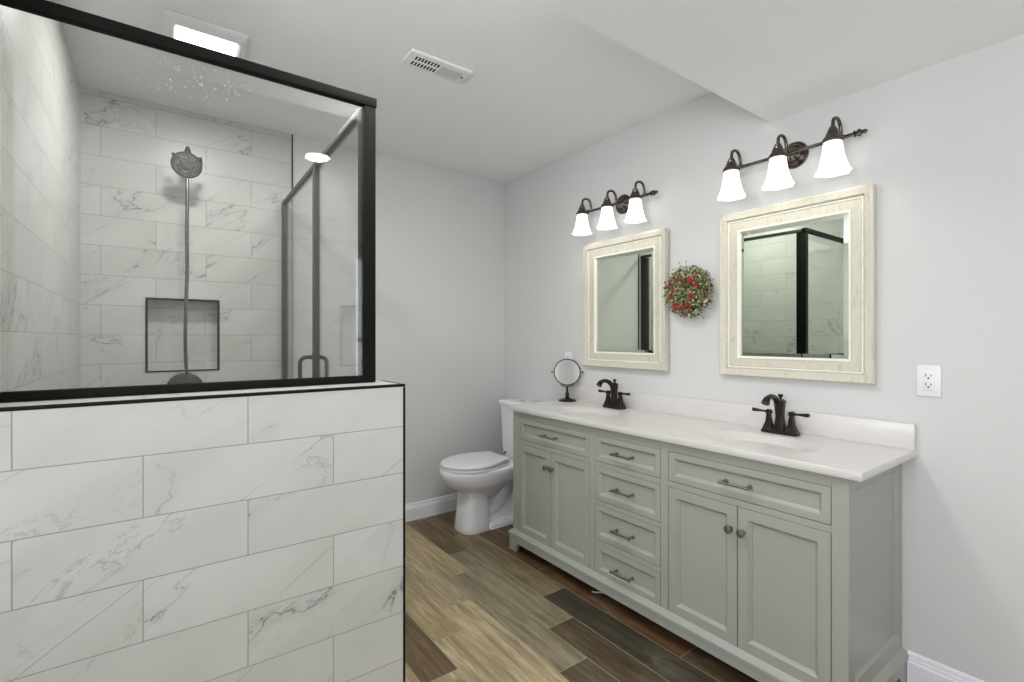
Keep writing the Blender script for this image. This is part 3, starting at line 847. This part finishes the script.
# ================================================================== FRAMED MIRRORS
def make_mirror(yc, label):
    z0, z1 = 1.116, 1.900; y0, y1 = yc - .322, yc + .322; xw = XR - .001
    r = thing('framed_mirror', label, 'mirror', (xw, yc, z0), 'whitewashed framed wall mirrors')
    prof = [(0, 0), (0, .030), (.003, .035), (.008, .036), (.012, .034), (.029, .031), (.032, .029), (.0365, .017), (.046, .0155), (.048, .018), (.052, .018), (.084, .011)]
    def ring(d, h): return [(xw - h, y0 + d, z0 + d), (xw - h, y1 - d, z0 + d), (xw - h, y1 - d, z1 - d), (xw - h, y0 + d, z1 - d)]
    bm = bm_new(); loft(bm, [ring(d, h) for d, h in prof] + [ring(.084, 0)], (False, False)); obj('frame', bm, M['frame'], r, smooth=25)
    bm = bm_new(); loft(bm, [ring(.084, .0), ring(.084, .0145), ring(.086, .016), ring(.091, .015), ring(.094, .009), ring(.094, 0)], (False, False)); obj('inner_lip', bm, M['frame_lip'], r, smooth=25)
    # beaded rope moulding running round the frame
    bm = bm_new(); d = .0415
    cs = [(y0 + d, z0 + d), (y1 - d, z0 + d), (y1 - d, z1 - d), (y0 + d, z1 - d)]
    for i in range(4):
        a, b2 = cs[i], cs[(i + 1) % 4]
        L = math.hypot(b2[0] - a[0], b2[1] - a[1]); n = int(L / .0022)
        pts, rr = [], []
        for k in range(n + 1):
            t = k / n
            pts.append((xw - .0175, a[0] + (b2[0] - a[0]) * t, a[1] + (b2[1] - a[1]) * t)); rr.append(.0045 + .0013 * math.sin(t * L / .0085 * 2 * PI))
        tube(bm, pts, rr, 8)
    obj('rope_bead', bm, M['frame_lip'], r)
    # bevelled glass
    bm = bm_new(); loft(bm, [ring(.0938, .003), ring(.0938, .0045), ring(.112, .0075)], (True, True)); obj('mirror_glass', bm, M['mirror'], r, smooth=False)
    return r
m1 = make_mirror(1.0155, 'cream whitewashed framed mirror above the faucet nearer the outlet')
m2 = copy_tree(m1); m2.location.y = 1.9695; m2.rotation_euler.z = -0.0115; m2.location.x -= .004
m2['label'] = 'cream whitewashed framed mirror between the wreath and the toilet corner'

# ================================================================== VANITY LIGHTS
def make_sconce(yc, label):
    r = thing('vanity_light', label, 'wall light', (XR - .001, yc, 2.085), 'three-shade bar lights above the mirrors')
    xb = 2.226; zb = 2.089; zr = 2.103
    bm = bm_new(); lathe(bm, [(.058, 0), (.058, .006), (.053, .011), (.050, .010), (.046, .015), (.038, .022), (.034, .021), (.030, .028), (.018, .034), (.010, .040), (.010, .057)], (XR - .0012, yc, 2.106), (-1, 0, 0), 40, caps=(True, True))
    obj('wall_plate', bm, M['antique'], r)
    bm = bm_new()
    tube(bm, [(xb, yc - .262, zr), (xb, yc + .262, zr)], .0075, 16)
    for s_ in (-1, 1):
        lathe(bm, [(.0075, 0), (.013, .002), (.013, .006), (.008, .009), (.008, .012), (.014, .016), (.015, .022), (.010, .028), (.006, .031), (.009, .036), (.009, .040), (.004, .046), (.001, .049)], (xb, yc + s_ * .244, zr), (0, s_, 0), 18, caps=(True, True))
    obj('bar', bm, M['antique'], r)
    for k in (-1, 0, 1):
        ys = yc + k * .209 + .009; xs = 2.148
        bm = bm_new()
        tube(bm, smooth_path([(xb, ys, zr), (xb + .001, ys, zb + .038), (xb - .010, ys, zb + .070), (xb - .036, ys, zb + .084), (xs + .008, ys, zb + .070), (xs, ys, zb + .030)], 6), .0068, 12)
        lathe(bm, [(.012, -.004), (.012, .010)], (xb, ys, zr), (0, 0, 1), 14, caps=(True, True))
        a = obj('arm', bm, M['antique'], r)
        bm = bm_new(); lathe(bm, [(.008, .042), (.013, .036), (.013, .030), (.018, .027), (.018, .018), (.023, .014), (.025, .004), (.032, -.004), (.036, -.010), (.037, -.020), (.033, -.023)], (xs, ys, zb), (0, 0, 1), 28, caps=(True, True))
        obj('socket_cap', bm, M['antique'], a)
        zt = zb - .020
        prof = [(.0315, 0), (.033, -.012), (.0355, -.032), (.040, -.058), (.0465, -.084), (.055, -.107), (.0635, -.121), (.0620, -.122), (.053, -.106), (.0445, -.083), (.038, -.058), (.0335, -.032), (.031, -.012), (.030, -.001)]
        amp = [0, .004, .008, .014, .024, .045, .07, .07, .045, .024, .014, .008, .004, 0]
        bm = bm_new(); lathe(bm, prof, (xs, ys, zt), (0, 0, 1), 48, wob=lambda t, q_: amp[q_] * math.cos(6 * t))
        obj('shade', bm, M['shade'], r, smooth=60, label='lit white frosted glass bell shade')
        ld = bpy.data.lights.new('bulb', 'POINT'); ld.energy = BULB_W; ld.shadow_soft_size = .026; ld.color = (1.0, .98, .94)
        lo = bpy.data.objects.new('bulb', ld); C.objects.link(lo); lo.parent = r
        lo.location = Vector((xs, ys, zt - .080)) - ORIG[r]
    return r
s1 = make_sconce(.998, 'three-shade bronze bar light above the mirror nearer the outlet')
s2 = copy_tree(s1); s2.location.y = 1.975
s2['label'] = 'three-shade bronze bar light above the mirror nearer the toilet'

# ================================================================== OUTLETS
def make_outlet(yc, zc, label):
    x = XR - .0005
    r = thing('wall_outlet', label, 'outlet', (x, yc, zc - .057), 'white outlets on the vanity wall')
    bm = bm_new(); box(bm, x - .006, x, yc - .035, yc + .035, zc - .057, zc + .057, .0025); obj('cover_plate', bm, M['plastic'], r)
    bm = bm_new(); box(bm, x - .009, x - .005, yc - .0165, yc + .0165, zc - .034, zc + .034, .001)
    rc = obj('receptacle', bm, M['plastic'], r)
    bm = bm_new()
    for dz in (.0165, -.0165):
        box(bm, x - .0094, x - .0085, yc - .009, yc - .0065, zc + dz + .000, zc + dz + .008)
        box(bm, x - .0094, x - .0085, yc + .0065, yc + .009, zc + dz + .000, zc + dz + .009)
        lathe(bm, [(.0032, 0), (.0032, .001)], (x - .0084, yc, zc + dz - .006), (-1, 0, 0), 12, caps=(True, True))
    obj('slots', bm, M['slot'], rc, label='dark plug slots')
    return r
o1 = make_outlet(.534, 1.140, 'white outlet plate on the wall right of the near mirror')
o2 = copy_tree(o1); o2.location.y = 2.46; o2.location.z = 1.146 - .057
o2['label'] = 'white outlet plate on the wall, mostly hidden behind the round tabletop mirror'

# ================================================================== TABLETOP MIRROR
MX, MY = 2.190, 2.375
tm = thing('tabletop_mirror', 'round black framed swivel mirror on a stand at the end of the worktop', 'makeup mirror', (MX, MY, ZC))
bm = bm_new(); lathe(bm, [(.058, 0), (.058, .006), (.052, .011), (.030, .016), (.016, .022), (.010, .03)], (MX, MY, ZC), (0, 0, 1), 40, caps=(True, True))
obj('base', bm, M['bronze'], tm)
bm = bm_new(); lathe(bm, [(.010, .028), (.013, .036), (.014, .046), (.009, .062), (.007, .075), (.010, .080), (.007, .086), (.006, .098)], (MX, MY, ZC), (0, 0, 1), 24, caps=(True, True))
obj('stem', bm, M['bronze'], tm)
mc = Vector((MX, MY, 1.072)); nrm = Vector((-.68, -.73, .10)).normalized()
side = Vector((nrm.y, -nrm.x, 0)).normalized(); upv = side.cross(nrm).normalized()
if upv.z < 0: upv = -upv
bm = bm_new(); n = 64
rings = []
for i in range(n):
    t = 2 * PI * i / n; d = side * math.cos(t) + upv * math.sin(t)
    rings.append([mc + d * (.085 + .0036 * math.cos(2 * PI * k / 10)) + nrm * (.0045 * math.sin(2 * PI * k / 10)) for k in range(10)])
loft(bm, rings + [rings[0]], (False, False)); hoop = obj('hoop', bm, M['bronze'], tm)
for s_ in (-1, 1):
    bm = bm_new(); tube(bm, [mc + side * s_ * .088, mc + side * s_ * .098, mc + side * s_ * .106], [.003, .0035, .005], 10)
    obj('pivot', bm, M['bronze'], hoop)
bm = bm_new(); pts = []
tube(bm, [mc + (side * math.cos(t) + upv * math.sin(t)) * .0945 - nrm * 0.0 for t in [PI * 1.35 + i * (PI * .3 / 10) for i in range(11)]], .0035, 8)
obj('cradle', bm, M['bronze'], tm)
bm = bm_new(); lathe(bm, [(.083, -.003), (.083, .001)], mc, nrm, 48, caps=(True, True)); obj('mirror_glass', bm, M['small_mirror'], tm, smooth=False)

# ================================================================== WREATH
wc = Vector((XR - .045, 1.500, 1.540))
wr = thing('wreath', 'small round wreath of green leaves and red flowers hung between the two mirrors', 'wreath', (XR - .001, 1.512, 1.40))
rw = random.Random(11)
bm = bm_new()
for s_ in range(5):
    pts = []; ph = rw.random() * 6
    for i in range(49):
        t = 2 * PI * i / 48
        rr = .085 + .012 * math.cos(5 * t + ph); dx = .010 * math.sin(5 * t + ph)
        pts.append(wc + Vector((.012 + dx, rr * math.cos(t), rr * math.sin(t))))
    tube(bm, pts, .0035, 6, caps=False)
obj('vine_ring', bm, M['twig'], wr)
bm = bmesh.new(); lc = bm.loops.layers.float_color.new('leafcol')
greens = [lin(158, 164, 104), lin(132, 148, 88), lin(98, 120, 66), lin(66, 86, 48), lin(188, 188, 140), lin(60, 66, 42), lin(206, 200, 164), lin(150, 92, 70)]
for i in range(1500):
    t = rw.random() * 2 * PI; ph = rw.random() * 2 * PI
    R0 = .071; rt = .057 * math.sqrt(rw.random())
    rad_ = R0 + rt * math.cos(ph)
    if rw.random() < .12: rad_ = R0 + .045 + rw.random() * .012
    c_ = wc + Vector((-abs(rt * math.sin(ph)) * .75 + .008, rad_ * math.cos(t), rad_ * math.sin(t)))
    d = Vector((-.35 + rw.gauss(0, .5), math.cos(t) + rw.gauss(0, .7), math.sin(t) + rw.gauss(0, .7))).normalized()
    sd = d.cross(Vector((rw.gauss(0, 1), rw.gauss(0, 1), rw.gauss(0, 1)))).normalized(); nn = d.cross(sd)
    L = rw.uniform(.012, .024); W = L * rw.uniform(.28, .45)
    a0 = bm.verts.new(c_); b0 = bm.verts.new(c_ + d * L * .45 + sd * W + nn * .0015); c0 = bm.verts.new(c_ + d * L - nn * .002); d0 = bm.verts.new(c_ + d * L * .45 - sd * W + nn * .0015)
    e0 = bm.verts.new(c_ + d * L * .5 - nn * .0018)
    col = rw.choice(greens)
    for tri in ((a0, b0, e0), (b0, c0, e0), (c0, d0, e0), (d0, a0, e0)):
        f = bm.faces.new(tri)
        for l in f.loops: l[lc] = col
me_ = bpy.data.meshes.new('foliage'); bm.transform(Matrix.Translation(-ORIG[wr])); bm.to_mesh(me_); bm.free(); me_.materials.append(M['foliage'])
fo = bpy.data.objects.new('foliage', me_); C.objects.link(fo); fo.parent = wr; ORIG[fo] = ORIG[wr]
# red flowers, placed as in the photo (angle, radius)
def petal_flower(bm, c_, R, rnd):
    for ly in range(3):
        for k in range(6):
            t = 2 * PI * k / 6 + ly * .5
            e = math.radians(15 + ly * 28)
            d = Vector((-math.sin(e), math.cos(e) * math.cos(t), math.cos(e) * math.sin(t)))
            sd = Vector((0, -math.sin(t), math.cos(t)))
            L = R * (1 - .2 * ly)
            v = [bm.verts.new(c_ + d * L * a_ + sd * L * b2 + Vector((-.002 * c2, 0, 0))) for a_, b2, c2 in ((0, 0, 0), (.5, .38, 1), (1, .22, 0), (1.05, 0, -1), (1, -.22, 0), (.5, -.38, 1))]
            bm.faces.new(v)
    ball(bm, c_ + Vector((-R * .35, 0, 0)), R * .32, 8)
for (dy, dz, R) in ((-.030, .052, .020), (-.068, .028, .015), (-.035, -.028, .018), (.048, .058, .014), (.020, .072, .012), (.070, .015, .013), (.082, -.020, .016), (.058, -.070, .017), (.030, -.084, .015), (-.010, -.066, .013), (-.030, -.086, .014), (.090, .045, .011), (-.055, .066, .010), (.012, -.09, .010)):
    bm = bm_new(); petal_flower(bm, wc + Vector((-.034, dy, dz)), R, rw)
    obj('flower', bm, M['red'], wr, smooth=60)
for i in range(34):
    bm = bm_new(); bb = bm_new()
    t = rw.uniform(-.9, .9) if i % 2 else rw.random() * 2 * PI
    t = PI + t if i % 2 else t      # most twigs point toward the near mirror
    r0, r1 = .10, rw.uniform(.128, .158)
    p0 = wc + Vector((-.015, r0 * math.cos(t), r0 * math.sin(t))); p1 = wc + Vector((-.02 + rw.gauss(0, .008), r1 * math.cos(t + rw.gauss(0, .1)), r1 * math.sin(t + rw.gauss(0, .1))))
    tube(bm, [p0, (p0 + p1) / 2 + Vector((-.006, 0, .003)), p1], .0007, 5)
    ball(bb, p1, rw.uniform(.0022, .0036), 8)
    tw = obj('twig', bm, M['twig'], wr); obj('berry', bb, M['berry'], tw)

# ================================================================== TOILET
TY = 2.842
tl = thing('toilet', 'white two-piece elongated toilet between the back wall and the vanity', 'toilet', (1.9, TY, 0))
def egg(xc, af, ar, b, z, n=56, e=2.0, er=2.6):
    pts = []
    for i in range(n):
        t = 2 * PI * i / n; c_, s_ = math.cos(t), math.sin(t)
        ex = e if c_ < 0 else er
        x = xc + (af if c_ < 0 else ar) * math.copysign(abs(c_) ** (2 / ex), c_)
        y = TY + b * math.copysign(abs(s_) ** (2 / ex), s_)
        pts.append((x, y, z))
    return pts
bm = bm_new()
loft(bm, [egg(1.78, .085, .16, .085, .215), egg(1.78, .11, .20, .098, .250), egg(1.80, .165, .22, .125, .272), egg(1.80, .225, .25, .158, .300), egg(1.80, .262, .27, .180, .335), egg(1.80, .282, .28, .190, .370), egg(1.80, .290, .288, .194, .392), egg(1.80, .290, .288, .195, .414), egg(1.80, .286, .284, .191, .422), egg(1.80, .25, .25, .15, .423)])
obj('bowl', bm, M['ceramic'], tl, smooth=70)
bm = bm_new()
PC = 1.735
loft(bm, [egg(PC, .103, .12, .112, 0, e=2.7, er=3.5), egg(PC, .105, .12, .114, .008, e=2.7, er=3.5), egg(PC, .098, .12, .109, .06, e=2.7, er=3.5), egg(PC, .087, .115, .101, .16, e=2.6, er=3.2), egg(PC, .082, .11, .097, .25, e=2.5, er=3), egg(PC + .005, .088, .11, .098, .29, e=2.3, er=3)])
obj('pedestal', bm, M['ceramic'], tl, smooth=60)
bm = bm_new()
loft(bm, [rrect(1.98, TY, 0, .18, .112, .04), rrect(1.98, TY, .028, .18, .112, .04), rrect(1.98, TY, .042, .172, .10, .04), rrect(1.98, TY, .05, .16, .065, .04), rrect(1.98, TY, .18, .15, .045, .03), rrect(1.99, TY, .30, .19, .055, .04), rrect(2.00, TY, .37, .24, .11, .05), rrect(2.00, TY, .415, .25, .14, .05)])
obj('rear_base', bm, M['ceramic'], tl, smooth=50)
bm = bm_new()
tube(bm, smooth_path([(1.80, TY, .10), (1.90, TY, .12), (1.985, TY, .20), (2.02, TY, .28), (2.06, TY, .30), (2.10, TY, .23), (2.09, TY, .12), (2.06, TY, .045)], 6), .070, 18)
obj('trapway', bm, M['ceramic'], tl)
for s_ in (-1, 1):
    bm = bm_new(); ball(bm, (1.95, TY + s_ * .098, .044), .012, 12); obj('bolt_cap', bm, M['ceramic'], tl)
def lid_ring(g, z, xe=1.968):
    pts = []; xc = 1.745; b = .192 - g; af = .226 - g; xr = xe - g
    for i in range(37):
        t = PI / 2 + PI * i / 36
        pts.append((xc + af * math.cos(t), TY + b * math.sin(t), z))
    rear = [(k / 10, None) for k in range(1, 11)]
    br = .126 - g; side = []
    for k in range(1, 11):
        u_ = k / 10; side.append((xc + (xr - .022 - xc) * u_, b + (br + .006 - b) * (u_ * u_ * (1.6 - .6 * u_))))
    for k in range(1, 5):
        t = PI / 2 * k / 4; side.append((xr - .022 + .022 * math.sin(t), br + .006 - .02 + .02 * math.cos(t)))
    pts += [(x, TY - w_, z) for x, w_ in side] + [(x, TY + w_, z) for x, w_ in reversed(side)]
    return pts
bm = bm_new()
loft(bm, [lid_ring(.006, .4235), lid_ring(0, .4265), lid_ring(0, .437), lid_ring(.004, .4395)])
obj('seat', bm, M['ceramic'], tl, smooth=50)
bm = bm_new()
loft(bm, [lid_ring(.008, .4425), lid_ring(.002, .4455), lid_ring(.002, .455), lid_ring(.006, .459), lid_ring(.06, .4625), lid_ring(.11, .4635)])
for v in bm.verts: v.co.z += .014 * (v.co.x - 1.515) / .45 * (1 if v.co.z > .45 else .5)
obj('lid', bm, M['ceramic'], tl, smooth=32)
for s_ in (-1, 1):
    bm = bm_new(); tube(bm, [(1.985, TY + s_ * .055, .440), (1.985, TY + s_ * .095, .440)], .011, 14)
    obj('hinge', bm, M['ceramic'], tl)
bm = bm_new()
loft(bm, [rrect(2.180, TY, .416, .080, .120, .03), rrect(2.180, TY, .44, .086, .150, .03), rrect(2.182, TY, .48, .089, .158, .03), rrect(2.184, TY, .798, .093, .180, .03)])
tank = obj('tank', bm, M['ceramic'], tl, smooth=50)
bm = bm_new()
loft(bm, [rrect(2.179, TY, .798, .098, .187, .03), rrect(2.179, TY, .802, .100, .190, .032), rrect(2.179, TY, .824, .100, .190, .032), rrect(2.179, TY, .832, .095, .185, .03), rrect(2.179, TY, .835, .08, .15, .03)])
obj('tank_lid', bm, M['ceramic'], tl, smooth=50)
bm = bm_new(); lathe(bm, [(.022, 0), (.022, .004), (.019, .006), (.0005, .006)], (2.165, TY - .02, .834), (0, 0, 1), 24, caps=(True, True))
obj('flush_button', bm, M['chrome'], tl, label='round chrome flush button')
bm = bm_new(); tube(bm, [(2.105, TY + .10, .452), (2.085, TY + .10, .446)], .008, 10); obj('tank_bolt', bm, M['slot'], tl)

# ================================================================== CEILING FITTINGS
cl = thing('recessed_light', 'round white recessed downlight in the lower ceiling, seen mirrored in the shower pane', 'ceiling light', (.712, .535, ZS))
bm = bm_new(); lathe(bm, [(.088, 0), (.088, -.003), (.084, -.005), (.066, -.004), (.062, -.0015), (.062, 0)], (.712, .535, ZS - .0005), (0, 0, 1), 40); obj('trim_ring', bm, M['plastic'], cl)
bm = bm_new(); lathe(bm, [(.0615, -.002), (.060, -.003), (.001, -.0032)], (.712, .535, ZS - .0002), (0, 0, 1), 40, caps=(True, True)); obj('lens', bm, M['lens'], cl)
def spot(name, loc, power, size, parent):
    ld = bpy.data.lights.new(name, 'AREA'); ld.shape = 'DISK'; ld.size = size; ld.energy = power; ld.color = (1, .99, .985)
    lo = bpy.data.objects.new(name, ld); C.objects.link(lo); lo.parent = parent; lo.location = Vector(loc) - ORIG[parent]
spot('downlight', (.712, .535, ZS - .006), CAN_W, .12, cl)
hl = thing('added_disc_light', 'wide round white disc light added out of view in the high ceiling for fill', 'ceiling light', (.80, 1.36, ZH))  # made-up fitting above the frame, added to light the far end
bm = bm_new(); lathe(bm, [(.190, 0), (.190, -.008), (.185, -.012), (.165, -.012), (.162, -.008), (.162, 0)], (.80, 1.36, ZH - .0005), (0, 0, 1), 40); obj('trim_ring', bm, M['plastic'], hl)
bm = bm_new(); lathe(bm, [(.1615, -.008), (.158, -.010), (.001, -.0105)], (.80, 1.36, ZH - .0002), (0, 0, 1), 40, caps=(True, True)); obj('lens', bm, M['fan_lens'], hl)
spot('downlight', (.80, 1.36, ZH - .014), HIGH_W, .32, hl)  # fill lamp of the added disc
FXC, FYC = .166, 2.412
fn = thing('exhaust_fan', 'square white exhaust fan with a lit lens on the ceiling above the shower', 'exhaust fan', (FXC, FYC, ZH))
bm = bm_new()
loft(bm, [rrect(FXC, FYC, ZH - .0005, .146, .146, .02), rrect(FXC, FYC, ZH - .006, .148, .148, .022), rrect(FXC, FYC, ZH - .018, .140, .140, .026), rrect(FXC, FYC, ZH - .026, .122, .105, .012), rrect(FXC + .003, FYC, ZH - .022, .110, .091, .005), rrect(FXC, FYC, ZH - .0215, .02, .02, .004)])
obj('housing', bm, M['plastic'], fn, smooth=40)
bm = bm_new()
loft(bm, [rrect(FXC + .003, FYC, ZH - .0225, .107, .088, .003), rrect(FXC + .003, FYC, ZH - .0275, .106, .087, .003), rrect(FXC + .003, FYC, ZH - .029, .10, .08, .003)])
obj('lens', bm, M['fan_lens'], fn, smooth=40)
spot('fan_lamp', (FXC, FYC, ZH - .034), FAN_W, .17, fn)
vx0, vx1, vy0, vy1 = .893, 1.200, 1.950, 2.062
vt = thing('ceiling_vent', 'white rectangular air register in the high ceiling', 'air vent', ((vx0 + vx1) / 2, (vy0 + vy1) / 2, ZH))
bm = bm_new(); zv = ZH - .0005
def vr(i, z): return [(vx0 + i, vy0 + i, z), (vx1 - i, vy0 + i, z), (vx1 - i, vy1 - i, z), (vx0 + i, vy1 - i, z)]
loft(bm, [vr(0, zv), vr(0, zv - .009), vr(.0015, zv - .0105), vr(.012, zv - .012)], (True, True))
fr = obj('face_plate', bm, M['vent'], vt, smooth=25)
xm = (vx0 + vx1) / 2
bm = bm_new(); box(bm, vx0 + .028, xm - .002, vy0 + .026, vy1 - .016, zv - .0128, zv - .0118); g = obj('louvre_opening', bm, M['slot'], vt)
bm = bm_new()
nl = 8
for i in range(nl + 1):
    x = vx0 + .028 + (xm - .030 - vx0) * i / nl
    prism(bm, [(x - .0014, zv - .0128), (x + .0014, zv - .0128), (x + .0026, zv - .0155), (x - .0002, zv - .0155)], 'y', vy0 + .026, vy1 - .016)
box(bm, vx0 + .028, xm - .002, (vy0 + vy1) / 2 - .003, (vy0 + vy1) / 2 + .003, zv - .017, zv - .0128)
obj('louvres', bm, M['vent'], vt)
bm = bm_new(); box(bm, xm + .010, vx1 - .038, vy0 + .026, vy1 - .016, zv - .0135, zv - .0118, .0004, 1); obj('damper_panel', bm, M['vent_panel'], vt)
bm = bm_new(); ball(bm, (vx1 - .026, vy0 + .060, zv - .012), .006, 10, (1, 1, .6)); obj('screw', bm, M['slot'], vt)

# small loose wire under the vanity
bm = bm_new()
tube(bm, smooth_path([(1.80, 1.76, .004), (1.785, 1.74, .012), (1.80, 1.70, .022), (1.83, 1.68, .014), (1.86, 1.66, .004)], 6), .0035, 8)
wq = obj('loose_wire', bm, M['wire']); wq['label'] = 'short pale wire lying on the floor under the vanity drawers'; wq['category'] = 'wire'
